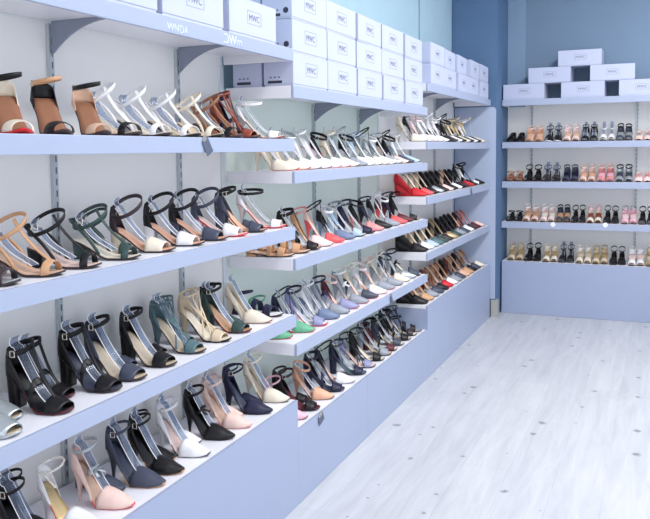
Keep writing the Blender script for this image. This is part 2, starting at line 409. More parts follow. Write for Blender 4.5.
def heel_bm(ls, kind):
    bm = bmesh.new(); te = .2; n = 8
    ring = []
    for i in range(n+1): ring.append((te*(1-i/n)**1.6, 1))
    for i in range(1, n+1): ring.append((te*(i/n)**1.6, -1))
    k, pw, cx = {'stiletto': (.17, 2.4, .35), 'kitten': (.3, 2., .5), 'block': (.82, 1., .5), 'cone': (.4, 1., .5)}[kind]
    rows = []; q = 9
    for r in range(q+1):
        u = r/q; sc = k+(1-k)*(1-u)**pw
        row = []
        for t, sgn in ring:
            x = ls.L*t; y = sgn*ls.w(t)*.94 if t > 0 else 0
            xc = ls.L*te*cx
            zt = ls.z(t)-.004
            X = xc+(x-xc)*sc + (.0 if kind == 'block' else .004*u)
            row.append(bm.verts.new((X, y*sc, zt*(1-u))))
        rows.append(row)
    grid_faces(bm, rows, closed_v=True); bm.faces.new(rows[0]); bm.faces.new(rows[-1])
    return bm
def wedge_bm(ls):
    return plate(ls, 0, -.004, .97, [t for t in TS if t <= .67], lambda t: .001)
def arch(ls, t0, t1, h0, h1, k=1.06, n=6, bow=0., th=.0016, crown=.75):
    bm = bmesh.new(); m = 13; rows = []
    for i in range(n+1):
        row = []
        for j in range(m):
            a = PI*j/(m-1); c, s = math.cos(a), math.sin(a)
            t = lerp(t0-bow*abs(c)**1.5, t1, i/n); h = lerp(h0, h1, i/n)
            row.append(bm.verts.new(ls.p(t, ls.w(t)*k*c, h*s**crown-.001)))
        rows.append(row)
    grid_faces(bm, rows); solid(bm, th); return bm
def vamp_add(bm, ls, t0, bow, h0, k=1.05):
    m = 15; rows = []; n = 12
    for i in range(n+1):
        row = []; u = i/n
        for j in range(m):
            a = PI*j/(m-1); c, s = math.cos(a), math.sin(a)
            t = lerp(t0-bow*abs(c)**1.3, .999, u**.85)
            f = (t-(t0-bow))/(1-(t0-bow))
            h = h0*(1-f**1.6)+.006
            row.append(bm.verts.new(ls.p(t, ls.w(t)*k*c, h*s**.8-.003)))
        rows.append(row)
    grid_faces(bm, rows)
def wall_add(bm, ls, tc, hmin, hmax, k=1.05, pw=1.):
    ts = [tc*(1-i/9)**1.5 for i in range(10)]
    prof = [(t, 1) for t in ts]+[(t, -1) for t in reversed(ts[:-1])]
    rows = []
    for t, sg in prof:
        h = lerp(hmax, hmin, (t/tc)**pw); row = []
        for q in (0, .35, .7, 1):
            w = ls.w(t)*k if t > 0 else 0
            pnt = ls.p(t, sg*w*(1-.12*q), h*q-.003); 
            back = (1-min(1, t/.12))
            pnt.x += back*(-.003*math.sin(q*PI*.75)+.006*q*q) - .001*back
            row.append(bm.verts.new(pnt))
        rows.append(row)
    grid_faces(bm, rows)
def upper_pump(ls, hv=.036, t0=.54, bow=.10, hs=.014, hc=.042):
    bm = bmesh.new(); vamp_add(bm, ls, t0, bow, hv); wall_add(bm, ls, t0-bow+.07, hs, hc, pw=.8); solid(bm, .0014); return bm
def vamp(ls, hv=.03, t0=.66, bow=.03):
    bm = bmesh.new(); vamp_add(bm, ls, t0, bow, hv); solid(bm, .0014); return bm
def counter(ls, tc=.22, hmin=.008, hc=.05):
    bm = bmesh.new(); wall_add(bm, ls, tc, hmin, hc); solid(bm, .0014); return bm
def ankle_path(ls, ha, tilt=.2, a=.031, b=.026, n=28, x0=.003, roll=.35):
    c = Vector((x0+a, 0, ls.z(.08)+ha)); P = []
    for i in range(n):
        f = 2*PI*i/n
        P.append(c+Vector((a*math.cos(f), b*math.sin(f), a*math.cos(f)*tilt+b*math.sin(f)*roll)))
    return P
def ankle(ls, ha=.052, w=.007, tilt=.2, **k):
    bm = bmesh.new(); sweep(bm, ankle_path(ls, ha, tilt, **k), w, .0022, Vector((0, 0, 1)), True); return bm
def buckle(ls, ha=.052, tilt=.2, roll=.35):
    P = ankle_path(ls, ha, tilt, roll=roll); p = P[21]; bm = bmesh.new()
    ring = [p+Vector((dx*.006, -.002, dz*.0065)) for dx, dz in ((-1, -1), (1, -1), (1, 1), (-1, 1))]
    for i in range(4):
        a, b = ring[i], ring[(i+1) % 4]; tube(bm, [a, b], .0012, 5)
    return bm
def curve3(a, b, c, d, n=12):
    return [a*(1-u)**3+b*3*u*(1-u)**2+c*3*u*u*(1-u)+d*u**3 for u in [i/n for i in range(n+1)]]
def tstrap(ls, ha, w=.007, t=.76, h=.024, tilt=.2):
    P = ankle_path(ls, ha, tilt); e = P[0]; a = ls.p(t, 0, h)
    bm = bmesh.new(); sweep(bm, curve3(a, a+Vector((-.03, 0, .018)), e+Vector((.012, 0, -.03)), e), w, .002, Vector((0, 1, 0))); return bm
def clear_insert(ls, ha, top=.004):
    a = ls.p(.66, 0, .016); e = ls.p(.06, 0, ha+top)
    path = curve3(a, a+Vector((-.03, 0, .02)), e+Vector((.045, 0, -.045)), e+Vector((.018, 0, 0)), 14)
    path += [e+Vector((.018-.012*math.sin(q), 0, .012*(1-math.cos(q)))) for q in (.5, 1., 1.5, 2., 2.6)]
    bm = bmesh.new(); wd = .030; sweep(bm, path, wd, .001, Vector((0, 1, 0)))
    nb = len(bm.faces)
    for s in (-1, 1): tube(bm, [p+Vector((0, s*wd/2, 0)) for p in path], .0013, 4)
    bm.faces.ensure_lookup_table()
    for f in bm.faces[nb:]: f.material_index = 1
    return bm
def sling(ls, t=.46, h=.05, w=.008):
    k = Vector((-.004, 0, ls.z(.02)+h)); P = []
    a, b = ls.p(t, ls.w(t), .0), ls.p(t, -ls.w(t), .0)
    P = curve3(a, a+Vector((-.02, .006, .05)), k+Vector((0, .034, .008)), k, 12)+curve3(b, b+Vector((-.02, -.006, .05)), k+Vector((0, -.034, .008)), k, 12)[-2::-1]
    bm = bmesh.new(); tube(bm, P, w/2, 6); return bm
def cross_straps(ls, ha, w=.005):
    P = ankle_path(ls, ha); bm = bmesh.new()
    for s in (-1, 1):
        a = ls.p(.70, s*ls.w(.70)*.9, .006); e = P[7 if s < 0 else 21]
        m1 = ls.p(.62, s*.01, .036); m2 = ls.p(.42, -s*.018, .05)
        sweep(bm, curve3(a, m1, m2, e, 14), w, .002, lambda i: Vector((.4, .9, 0)))
        a = ls.p(.55, s*ls.w(.55), .004); e = P[4 if s < 0 else 24]
        sweep(bm, curve3(a, ls.p(.5, s*.014, .04), ls.p(.36, -s*.02, .06), e, 14), w, .002, lambda i: Vector((.4, .9, 0)))
    return bm
def beads(ls, ha, tilt=.2, r=.0036):
    bm = bmesh.new()
    for p in ankle_path(ls, ha, tilt, n=26):
        bmesh.ops.create_icosphere(bm, subdivisions=1, radius=r, matrix=Matrix.Translation(p+Vector((0, 0, .002))))
    for i in range(9):
        u = i/9; p = ankle_path(ls, ha, tilt)[21]+Vector((.004+u*.03, -.004, -.004-u*.026))
        bmesh.ops.create_icosphere(bm, subdivisions=1, radius=r, matrix=Matrix.Translation(p))
    return bm
def pompom(ls):
    bm = bmesh.new(); rr = random.Random(4)
    bmesh.ops.create_icosphere(bm, subdivisions=3, radius=.017, matrix=Matrix.Translation(ls.p(.86, 0, .024)))
    c = ls.p(.86, 0, .024)
    for v in bm.verts: v.co = c+(v.co-c)*rr.uniform(.82, 1.18)
    return bm
def bow(ls, t, h):
    bm = bmesh.new(); c = ls.p(t, 0, h)
    for s in (-1, 1):
        path = [c+Vector((.004*math.sin(u*PI*2), s*.015*math.sin(u*PI), .010*math.sin(u*2*PI))) for u in [i/12 for i in range(13)]]
        sweep(bm, path, .013, .002, Vector((1, 0, .3)))
        sweep(bm, [c, c+Vector((.012, s*.010, -.004)), c+Vector((.024, s*.016, -.010))], .009, .002, Vector((0, 1, 0)))
    bmesh.ops.create_uvsphere(bm, u_segments=8, v_segments=6, radius=.006, matrix=Matrix.Translation(c))
    return bm

# a style = list of (part name, mesh, colour role)
def base_parts(ls, heel):
    P = [('sole', plate(ls, -.005, -.0005), 'sole'), ('insole', plate(ls, -.0004, .0016, .95), 'insole')]
    if ls.plat: P[0] = ('sole', plate(ls, -.006-ls.plat if False else -.005, -.0005, 1, TS), 'sole')
    if heel == 'wedge': P.append(('wedge_heel', wedge_bm(ls), 'heel'))
    elif heel == 'flat':
        P.append(('heel', plate(ls, 0, -.0045, .93, [t for t in TS if t <= .24], lambda t: 0.), 'heel'))
    else: P.append(('heel', heel_bm(ls, heel), 'heel'))
    return P
def st_pump():
    l = Last(tb=.5); return base_parts(l, 'stiletto')+[('upper', upper_pump(l), 'upper')]
def st_block_pump():
    l = Last(H=.06, toe='round', Wd=.068); return base_parts(l, 'block')+[('upper', upper_pump(l, hv=.038, t0=.62), 'upper')]
def st_wedge_pump():
    l = Last(H=.066, toe='round', Wd=.07, L=.178, tb=.62, waist=1.25); return base_parts(l, 'wedge')+[('upper', upper_pump(l, hv=.04, t0=.6, hs=.022, hc=.05), 'upper')]
def st_strap_low():
    l = Last(tb=.52, H=.076); return base_parts(l, 'stiletto')+[('vamp', vamp(l, .036, .52), 'upper'), ('heel_counter', counter(l, .3, .006, .050), 'counter'), ('ankle_strap', ankle(l, .046, .010, -.3, a=.034), 'strap'), ('buckle', buckle(l, .046, -.3), 'metal')]
def st_strap_high():
    l = Last(tb=.5, H=.090); return base_parts(l, 'stiletto')+[('vamp', vamp(l, .034, .56), 'upper'), ('heel_counter', counter(l, .26, .006, .046), 'counter'), ('ankle_strap', ankle(l, .054, .006, .6, a=.035), 'strap'), ('instep_strap', tstrap(l, .054, .006, .56, .036, .6), 'strap'), ('buckle', buckle(l, .054, .6), 'metal')]
def st_strap_pump():
    l = Last(tb=.5); return base_parts(l, 'stiletto')+[('vamp', vamp(l, .036, .52), 'upper'), ('heel_counter', counter(l, .34, .006, .056), 'counter'), ('ankle_strap', ankle(l, .05), 'strap'), ('buckle', buckle(l, .05), 'metal')]
def st_pearl_pump():
    l = Last(tb=.5); return base_parts(l, 'stiletto')+[('vamp', vamp(l, .036, .52), 'upper'), ('heel_counter', counter(l, .26, .006, .054), 'upper'), ('ankle_strap', ankle(l, .05, .004), 'strap'), ('pearls', beads(l, .05), 'pearl')]
def st_bow_pump():
    l = Last(tb=.5); return base_parts(l, 'stiletto')+[('vamp', vamp(l, .036, .52), 'upper'), ('heel_counter', counter(l, .4, .01, .058), 'upper'), ('ankle_strap', ankle(l, .052, .008), 'trim'), ('bow', bow(l, .34, .052), 'trim')]
def st_block_sandal():
    l = Last(H=.075, toe='round', Wd=.07); return base_parts(l, 'block')+[('toe_strap', arch(l, .68, .90, .034, .018), 'upper'), ('heel_counter', counter(l, .3, .006, .06), 'upper'), ('ankle_strap', ankle(l, .056, .009), 'strap'), ('buckle', buckle(l, .056), 'metal')]
def st_bootie():
    l = Last(H=.075, toe='round', Wd=.07); return base_parts(l, 'block')+[('toe_strap', arch(l, .70, .92, .032, .016), 'upper'), ('heel_counter', counter(l, .34, .012, .062), 'upper'), ('ankle_strap', ankle(l, .058, .012), 'strap'), ('instep_band', arch(l, .44, .50, .05, .046, 1.1), 'strap'), ('instep_strap', tstrap(l, .058, .010), 'strap'), ('buckle', buckle(l, .058), 'metal')]
def st_strappy():
    l = Last(H=.078, waist=1.35); return base_parts(l, 'stiletto')+[('toe_strap', arch(l, .72, .90, .026, .02, 1.08), 'upper'), ('heel_counter', counter(l, .24, .006, .042), 'upper'), ('ankle_strap', ankle(l, .038, .009, .02, a=.044, b=.03, roll=.2), 'strap'), ('buckle', buckle(l, .038, .02, .2), 'metal')]
def st_cage():
    l = Last(H=.08, toe='round'); return base_parts(l, 'stiletto')+[('toe_strap', arch(l, .70, .88, .03, .018), 'upper'), ('cross_straps', cross_straps(l, .055), 'strap'), ('heel_counter', counter(l, .22, .006, .054), 'upper'), ('ankle_strap', ankle(l, .055, .006), 'strap')]
def st_low_sandal():
    l = Last(H=.042, toe='round', Wd=.072, L=.178); return base_parts(l, 'block')+[('toe_strap', arch(l, .79, .885, .032, .026, 1.1), 'upper'), ('heel_sling', sling(l), 'strap'), ('instep_strap', tstrap(l, .066, .012, .82, .028, .3), 'strap'), ('ankle_strap', ankle(l, .058, .009, .3, a=.044, b=.032, roll=.75), 'strap'), ('buckle', buckle(l, .058, .3), 'metal')]
def st_band_sandal():
    l = Last(H=.055, toe='round', Wd=.072, L=.178); return base_parts(l, 'block')+[('toe_strap', arch(l, .60, .86, .036, .02, 1.06), 'upper'), ('heel_counter', counter(l, .18, .004, .062), 'strap'), ('ankle_strap', ankle(l, .058, .010, .25, a=.042, b=.032, roll=.8), 'strap'), ('buckle', buckle(l, .058, .25, .8), 'metal')]
def st_mule():
    l = Last(H=.065, toe='round', Wd=.07); return base_parts(l, 'block')+[('vamp', arch(l, .58, .93, .042, .016), 'upper')]
def st_court():
    l = Last(H=.108, toe='point', Wd=.078, L=.176, tb=.62, waist=1.5); return base_parts(l, 'block')+[('vamp', vamp(l, .034, .64, .05), 'upper')]
def st_flat_sandal():
    l = Last(H=.012, toe='round', Wd=.072, L=.2); return base_parts(l, 'flat')+[('toe_strap', arch(l, .68, .82, .034, .026, 1.04), 'upper'), ('instep_band', arch(l, .46, .56, .05, .044, 1.1), 'upper'), ('heel_counter', counter(l, .16, .004, .05), 'strap'), ('ankle_strap', ankle(l, .055, .007, .2, a=.042, b=.03, roll=0), 'strap')]
def st_flat_loop():
    l = Last(H=.02, toe='round', Wd=.072, L=.195); return base_parts(l, 'flat')+[('toe_band', arch(l, .56, .86, .052, .026, 1.02), 'upper'), ('heel_counter', counter(l, .24, .006, .07), 'upper'), ('ankle_strap', ankle(l, .085, .009, -.5, a=.036, b=.029, roll=0), 'strap'), ('buckle', buckle(l, .085, -.5, 0), 'metal')]
def st_high_loop():
    l = Last(H=.062, toe='round', Wd=.072, L=.17, waist=1.4); return base_parts(l, 'block')+[('toe_band', arch(l, .62, .90, .042, .02, 1.02), 'upper'), ('heel_counter', counter(l, .26, .006, .052), 'upper'), ('ankle_strap', ankle(l, .05, .010, -.4, a=.034, b=.028, roll=0), 'strap'), ('buckle', buckle(l, .05, -.4, 0), 'metal')]
def st_flat_court():
    l = Last(H=.022, toe='round', Wd=.072, L=.195); return base_parts(l, 'flat')+[('upper', upper_pump(l, hv=.046, t0=.6, bow=.1, hs=.024, hc=.055), 'upper'), ('bow', bow(l, .68, .044), 'trim')]

STY = {  # code: (builder, wording, last for the extra parts, strap height)
    'pump': (st_pump, 'pointed stiletto pump'), 'bpump': (st_block_pump, 'block-heeled court shoe'), 'wpump': (st_wedge_pump, 'closed wedge shoe'),
    'strap': (st_strap_pump, 'ankle-strap stiletto pump'), 'strap_low': (st_strap_low, 'low ankle-strap stiletto pump'), 'strap_high': (st_strap_high, 'T-strap stiletto pump'), 'pearl': (st_pearl_pump, 'stiletto pump with pearl strap'), 'bow': (st_bow_pump, 'stiletto pump with ankle bow'),
    'block': (st_block_sandal, 'block-heeled sandal'), 'boot': (st_bootie, 'high-fronted block-heeled sandal'), 'strappy': (st_strappy, 'thin-strapped stiletto sandal'),
    'cage': (st_cage, 'criss-cross stiletto sandal'), 'low': (st_low_sandal, 'low-heeled loop-strap sandal'), 'band': (st_band_sandal, 'wide-band heeled sandal'),
    'mule': (st_mule, 'block-heeled mule'), 'court': (st_court, 'slip-on heeled shoe'), 'flat': (st_flat_sandal, 'flat strappy sandal'),
    'loop': (st_flat_loop, 'flat ankle-strap sandal'), 'high': (st_high_loop, 'heeled ankle-strap sandal'), 'ballet': (st_flat_court, 'flat shoe with bow'),
}
BUILT = {}
SMOOTH_NO = ('sole', 'insole')
def style(code):
    if code not in BUILT:
        BUILT[code] = [(n, mesh(n, bm, [M_SLOT], n not in ('buckle',)), role) for n, bm, role in STY[code][0]()]
    return BUILT[code]
CLEARS = {}
def clear_for(code):
    if code not in CLEARS:
        H, ha = {'strap': (.085, .05), 'strap_low': (.076, .045), 'strap_high': (.09, .05), 'bow': (.085, .05), 'strappy': (.08, .036), 'block': (.075, .05), 'boot': (.075, .056), 'low': (.042, .04), 'band': (.055, .055), 'cage': (.08, .05), 'pump': (.085, .04)}.get(code, (.07, .05))
        CLEARS[code] = mesh('clear_insert', clear_insert(Last(H=H, toe='round'), ha), [M_CLEAR, M_STICK])
    return CLEARS[code]
POM = None
PAL = {'black': (13, 12, 17), 'white': (240, 240, 244), 'cream': (236, 226, 208), 'beige': (214, 196, 170), 'blush': (238, 208, 198), 'tan': (206, 160, 122), 'brown': (150, 104, 78),
       'rust': (142, 70, 54), 'grey': (150, 156, 168), 'slate': (66, 72, 90), 'navy': (30, 32, 62), 'silver': (186, 194, 198), 'gold': (198, 174, 130), 'mint': (104, 176, 140),
       'red': (206, 34, 46), 'coral': (234, 92, 96), 'rose': (226, 150, 150), 'maroon': (92, 32, 44), 'lilac': (150, 152, 190), 'denim': (112, 128, 160), 'green': (52, 74, 72),
       'peach': (232, 180, 150), 'pale blue': (178, 200, 220), 'pink': (244, 190, 204), 'teal': (84, 112, 120), 'dark brown': (58, 46, 52), 'nude': (228, 190, 164), 'pale pink': (244, 220, 218)}
def leather(c, kind='leather'):
    r = {'silver': .3, 'gold': .35}.get(c, .42)
    return mat(f'{c}_{kind}', PAL[c], r, {'silver': .5, 'gold': .4}.get(c, 0), spec=.36, var=.10, scale=90, bump=.05)
ROWS = {}
def shoe(row, code, c, ins, pos, rz, sole=None, strap=None, heel=None, clear=False, pom=False, trim=None, counter=None, size=1.08):
    """pos = toe tip on the shelf (metres)"""
    global POM
    parts = style(code)
    L = max(v.co.x for v in parts[0][1].vertices)
    k = size*random.uniform(.98, 1.02)
    t = link('shoe', None); t.empty_display_size = .03
    t.location = pos-Vector((math.cos(rz), math.sin(rz), 0))*L*k; t.rotation_euler = (0, 0, rz); t.scale = (k, k, k)
    roles = {'upper': c, 'strap': strap or c, 'insole': ins, 'sole': sole or 'dark brown', 'heel': heel or (ins if code == 'court' else c), 'trim': trim or 'grey', 'counter': counter or strap or c}
    for n, me, role in parts:
        o = link(n, me, t)
        m = M_BUCK if role == 'metal' else M_PEARL if role == 'pearl' else leather(roles[role])
        o.material_slots[0].link = 'OBJECT'; o.material_slots[0].material = m
    if clear:
        o = link('clear_insert', clear_for(code), t); o['label'] = 'clear plastic stay with pale edges'
    if pom:
        if POM is None: POM = mesh('pompom', pompom(Last(H=.08, toe='round')), [leather('black', 'fluff')])
        o = link('pompom', POM, t); o['label'] = 'black fluffy pompom'
    look = f'{c} {STY[code][1]}'
    if strap and strap != c: look = f'{c} and {strap} {STY[code][1]}'
    ROWS.setdefault(row, []).append((t, look, sole, ins, clear, pom))
    return t

def left_row(row, z, items, back=.060, gapmin=.105, base_rz=.27, size=1.08):
    """items = (toe y in D, style, colour, insole, extras)"""
    for i, it in enumerate(items):
        y, code, c, ins = it[:4]; ex = dict(it[4]) if len(it) > 4 else {}
        if code == 'strap' and row[0] != 'front bay': code = ('strap', 'strap_low', 'strap_high')[(i*2+len(row[1])) % 3]
        set_ = ex.pop('set', 0.); part = ex.pop('pair', True); rz = base_rz+ex.pop('rz', 0.)+random.uniform(-.02, .02)
        shoe(row, code, c, ins, W(FX-.016-set_, y, z), rz, size=ex.pop('size', size), **ex)
        ny = items[i+1][0] if i+1 < len(items) else y
        if part and ny-y >= max(gapmin, .13 if code in ('low', 'band') else 0):
            ex.pop('pom', None)
            shoe(row, code, c, ins, W(FX-.016-back-random.uniform(0, .008), (y+ny)/2, z), base_rz+random.uniform(-.01, .01), size=.95, **ex)

CL = dict(clear=True)
# ---- front bay
left_row(('front bay', 'plinth'), -.754, base_rz=.13, items=[
    (.925, 'strap', 'pink', 'black', dict(pair=False)), (1.02, 'strap', 'rose', 'brown', dict(pair=False)), (1.103, 'strap', 'black', 'black', dict(clear=True, pair=True)),
    (1.212, 'pearl', 'white', 'gold', dict(pair=False, sole='coral')), (1.318, 'bow', 'blush', 'nude', dict(clear=True, sole='coral', trim='silver', pair=False)),
    (1.372, 'bpump', 'slate', 'slate', dict(set=.068, size=.95, pair=False)), (1.432, 'strap', 'slate', 'slate', dict(clear=True, sole='tan', pair=False)),
    (1.508, 'strap', 'black', 'black', dict(clear=True, sole='tan')), (1.622, 'strap', 'white', 'blush', dict(clear=True)),
    (1.745, 'bow', 'black', 'black', dict(trim='black', clear=True, pair=False)), (1.838, 'strap', 'blush', 'nude', dict(clear=True, sole='rose')),
    (1.962, 'strap', 'navy', 'slate', dict(sole='black')), (2.075, 'strap', 'cream', 'beige', dict(clear=True, pair=False))])
left_row(('front bay', 'lowest shelf'), -.491, base_rz=.1, items=[
    (.90, 'flat', 'black', 'black', dict(pair=False)), (1.005, 'mule', 'silver', 'beige', dict(sole='silver', rz=-.05)), (1.139, 'boot', 'black', 'black', dict(clear=True, sole='maroon', pair=True)),
    (1.285, 'boot', 'black', 'slate', dict(clear=True, pair=False)), (1.37, 'block', 'slate', 'beige', dict(clear=True, strap='black')),
    (1.485, 'block', 'black', 'beige', dict(clear=True)), (1.612, 'cage', 'teal', 'beige', dict(clear=True)), (1.735, 'cage', 'beige', 'cream', dict(pom=False, sole='black')),
    (1.845, 'block', 'green', 'tan', dict(strap='black', clear=True, sole='maroon')), (1.968, 'pump', 'cream', 'beige', dict(sole='rust', clear=True, pair=False)), (2.06, 'flat', 'navy', 'white', dict(pair=False, set=.01))])
left_row(('front bay', 'middle shelf'), -.227, [
    (.93, 'low', 'tan', 'nude', CL), (1.02, 'low', 'dark brown', 'silver', dict(pair=False)), (1.131, 'low', 'tan', 'nude', CL), (1.235, 'low', 'black', 'blush', CL), (1.363, 'low', 'green', 'cream', CL),
    (1.494, 'band', 'cream', 'peach', dict(strap='dark brown', sole='dark brown', clear=True)), (1.619, 'band', 'white', 'peach', dict(strap='black', sole='dark brown', clear=True)),
    (1.735, 'band', 'slate', 'peach', dict(strap='black', clear=True, pair=False)), (1.835, 'band', 'white', 'blush', dict(strap='slate', sole='red', clear=True)),
    (1.945, 'block', 'slate', 'peach', dict(strap='black')), (2.068, 'strappy', 'white', 'blush', dict(sole='red', strap='black', clear=True, pair=False))])
left_row(('front bay', 'top shelf'), .034, base_rz=-.12, items=[
    (.95, 'strappy', 'cream', 'brown', dict(rz=-.4, pair=False, strap='black', sole='red')), (1.045, 'strappy', 'cream', 'brown', dict(rz=-.4, pair=False, strap='black', sole='red')), (1.148, 'strappy', 'black', 'brown', dict(rz=-.4, pair=False, strap='tan')),
    (1.262, 'strappy', 'nude', 'brown', dict(rz=-.4, pair=False, strap='black')), (1.372, 'low', 'black', 'beige', dict(strap='white', clear=True, pair=False)),
    (1.482, 'low', 'white', 'cream', dict(clear=True)), (1.605, 'low', 'white', 'beige', dict(clear=True, sole='black')), (1.715, 'low', 'cream', 'beige', dict(pair=False, sole='black')), (1.81, 'low', 'black', 'brown', dict(clear=True, strap='brown', pair=False)),
    (1.915, 'cage', 'rust', 'brown', dict(rz=.25, strap='rust', pair=False)), (1.985, 'boot', 'navy', 'brown', dict(set=.055, pair=False)), (2.062, 'strappy', 'white', 'cream', dict(rz=.35, strap='white', clear=True, sole='rust', pair=False))])
# ---- middle bay
z = -.0615
it = []
for y, code, c, ins, ex in ((2.17, 'pump', 'cream', 'cream', dict(sole='red', clear=True)), (2.285, 'pump', 'cream', 'nude', dict(sole='red', clear=True)), (2.39, 'strap', 'white', 'cream', dict(clear=True, sole='maroon', strap='silver')),
        (2.50, 'strap', 'white', 'cream', dict(clear=True, sole='maroon')), (2.605, 'pump', 'white', 'red', dict(sole='red', clear=True)), (2.705, 'strap', 'white', 'coral', dict(sole='red', strap='black')),
        (2.81, 'strap', 'cream', 'beige', dict(clear=True)), (2.915, 'strap', 'grey', 'white', dict(clear=True, strap='silver')), (3.02, 'strap', 'white', 'cream', dict(strap='black', clear=True)),
        (3.125, 'strap', 'silver', 'cream', dict(sole='black', clear=True)), (3.23, 'strap', 'blush', 'nude', dict(strap='black', sole='black')), (3.335, 'strap', 'slate', 'white', dict(strap='black')), (3.445, 'strap', 'pale blue', 'white', dict(clear=True, pair=False, strap='white'))):
    it.append((code, c, ins, ex))
it += [('strap', 'white', 'cream', dict(clear=True, strap='pale blue')), ('strap', 'cream', 'white', dict(strap='black', counter='grey')), ('strap', 'white', 'white', dict(clear=True, counter='silver'))]
it = it[:9]+it[13:]+it[9:13]
left_row(('middle bay', 'top shelf'), z, [(2.165+i*.0862, *q) for i, q in enumerate(it)], gapmin=9)
left_row(('middle bay', 'middle shelf'), -.323, [
    (2.147, 'flat', 'tan', 'nude', dict(set=.012, pair=False, rz=.0, size=.95)), (2.24, 'flat', 'tan', 'nude', dict(set=.0, pair=False, rz=.03)), (2.325, 'boot', 'black', 'tan', dict(strap='black', clear=True)), (2.425, 'strap', 'pale pink', 'nude', dict(strap='rose', counter='tan', pair=False)),
    (2.53, 'strap', 'coral', 'blush', dict(sole='coral', strap='black', counter='blush', pair=False)), (2.64, 'strap', 'denim', 'white', dict(clear=True, strap='white', counter='black')), (2.745, 'block', 'pale blue', 'white', dict(strap='grey', clear=True)), (2.85, 'block', 'navy', 'maroon', dict(strap='slate', clear=True)),
    (2.955, 'strap', 'rose', 'maroon', dict(strap='black')), (3.06, 'strap', 'black', 'blush', dict(strap='navy')), (3.165, 'strap', 'grey', 'cream', dict(clear=True, strap='white', counter='black')), (3.27, 'strap', 'coral', 'maroon', dict(strap='white', counter='maroon')),
    (3.365, 'strap', 'maroon', 'cream', dict(strap='navy')), (3.46, 'block', 'black', 'beige', dict(pair=False))])
left_row(('middle bay', 'lowest shelf'), -.583, [
    (2.165, 'strap', 'mint', 'white', dict(sole='red', pair=False, set=.03)), (2.27, 'strap', 'mint', 'white', dict(sole='red', clear=True, strap='navy')), (2.375, 'block', 'lilac', 'white', dict(sole='red', strap='navy', clear=True)),
    (2.48, 'strap', 'denim', 'white', dict(clear=True, strap='white')), (2.575, 'bow', 'grey', 'white', dict(sole='navy', trim='navy')), (2.67, 'strap', 'lilac', 'blush', dict(sole='red', strap='blush', counter='maroon')),
    (2.775, 'bow', 'grey', 'blush', dict(sole='red', trim='white', pair=False)), (2.885, 'strap', 'slate', 'cream', dict(sole='red', strap='cream', pair=False)), (2.99, 'strap', 'white', 'nude', dict(sole='red')),
    (3.095, 'strap', 'grey', 'cream', dict(strap='blush', sole='red')), (3.2, 'strap', 'grey', 'blush', dict(clear=True, strap='cream')), (3.305, 'strap', 'cream', 'blush', dict(strap='slate')), (3.40, 'bow', 'silver', 'cream', dict(trim='black')), (3.48, 'mule', 'slate', 'cream', dict(pair=False))])
left_row(('middle bay', 'plinth'), -.848, [
    (2.205, 'strap', 'pink', 'blush', dict(sole='maroon', pair=False)), (2.302, 'block', 'black', 'maroon', dict(strap='dark brown')), (2.423, 'strap', 'peach', 'blush', dict(clear=True)),
    (2.52, 'boot', 'navy', 'slate', dict(clear=True, pair=False)), (2.62, 'strap', 'white', 'blush', dict(strap='black', pair=False)), (2.741, 'block', 'navy', 'teal', dict(strap='slate', clear=True)),
    (2.845, 'cage', 'lilac', 'blush', dict(strap='black', pair=False)), (2.952, 'block', 'black', 'cream', dict(strap='green')), (3.042, 'block', 'grey', 'beige', dict(clear=True, strap='slate', pair=False)),
    (3.118, 'boot', 'maroon', 'cream', dict(strap='black')), (3.215, 'block', 'slate', 'cream', dict(clear=True, strap='green')), (3.315, 'boot', 'black', 'beige', dict(clear=True)),
    (3.41, 'cage', 'dark brown', 'cream', dict(strap='black', pair=False)), (3.49, 'flat', 'black', 'grey', dict(pair=False))])
# ---- far bay
left_row(('far bay', 'top shelf'), .036, [(3.60+i*.0985, code, c, ins, ex) for i, (code, c, ins, ex) in enumerate([
    ('strap', 'cream', 'cream', {}), ('strap', 'white', 'black', dict(strap='black')), ('strap', 'pale pink', 'blush', dict(clear=True)), ('pump', 'white', 'black', dict(clear=True)), ('strap', 'white', 'white', dict(clear=True)),
    ('strap', 'black', 'white', dict(strap='white')), ('strap', 'dark brown', 'pale pink', dict(strap='white')), ('strap', 'white', 'cream', dict(strap='black')), ('strap', 'black', 'white', dict(clear=True)),
    ('strap', 'cream', 'cream', dict(strap='gold')), ('strap', 'black', 'beige', dict(strap='beige')), ('strap', 'white', 'beige', dict(strap='gold')), ('strap', 'black', 'cream', dict(strap='white')), ('strap', 'cream', 'nude', {})])], gapmin=9, base_rz=.2, size=1.13)
left_row(('far bay', 'middle shelf'), -.222, [(3.60+i*.0985, code, c, ins, ex) for i, (code, c, ins, ex) in enumerate([
    ('wpump', 'red', 'red', {}), ('court', 'coral', 'cream', {}), ('court', 'black', 'beige', {}), ('court', 'silver', 'beige', {}), ('court', 'black', 'black', {}), ('court', 'blush', 'black', {}), ('court', 'black', 'black', {}),
    ('court', 'white', 'black', {}), ('court', 'black', 'nude', {}), ('court', 'maroon', 'black', {}), ('court', 'red', 'black', {}), ('strap', 'black', 'black', dict(clear=True)), ('block', 'white', 'black', dict(strap='black')), ('court', 'black', 'black', {})])], gapmin=9, base_rz=.2, size=1.13)
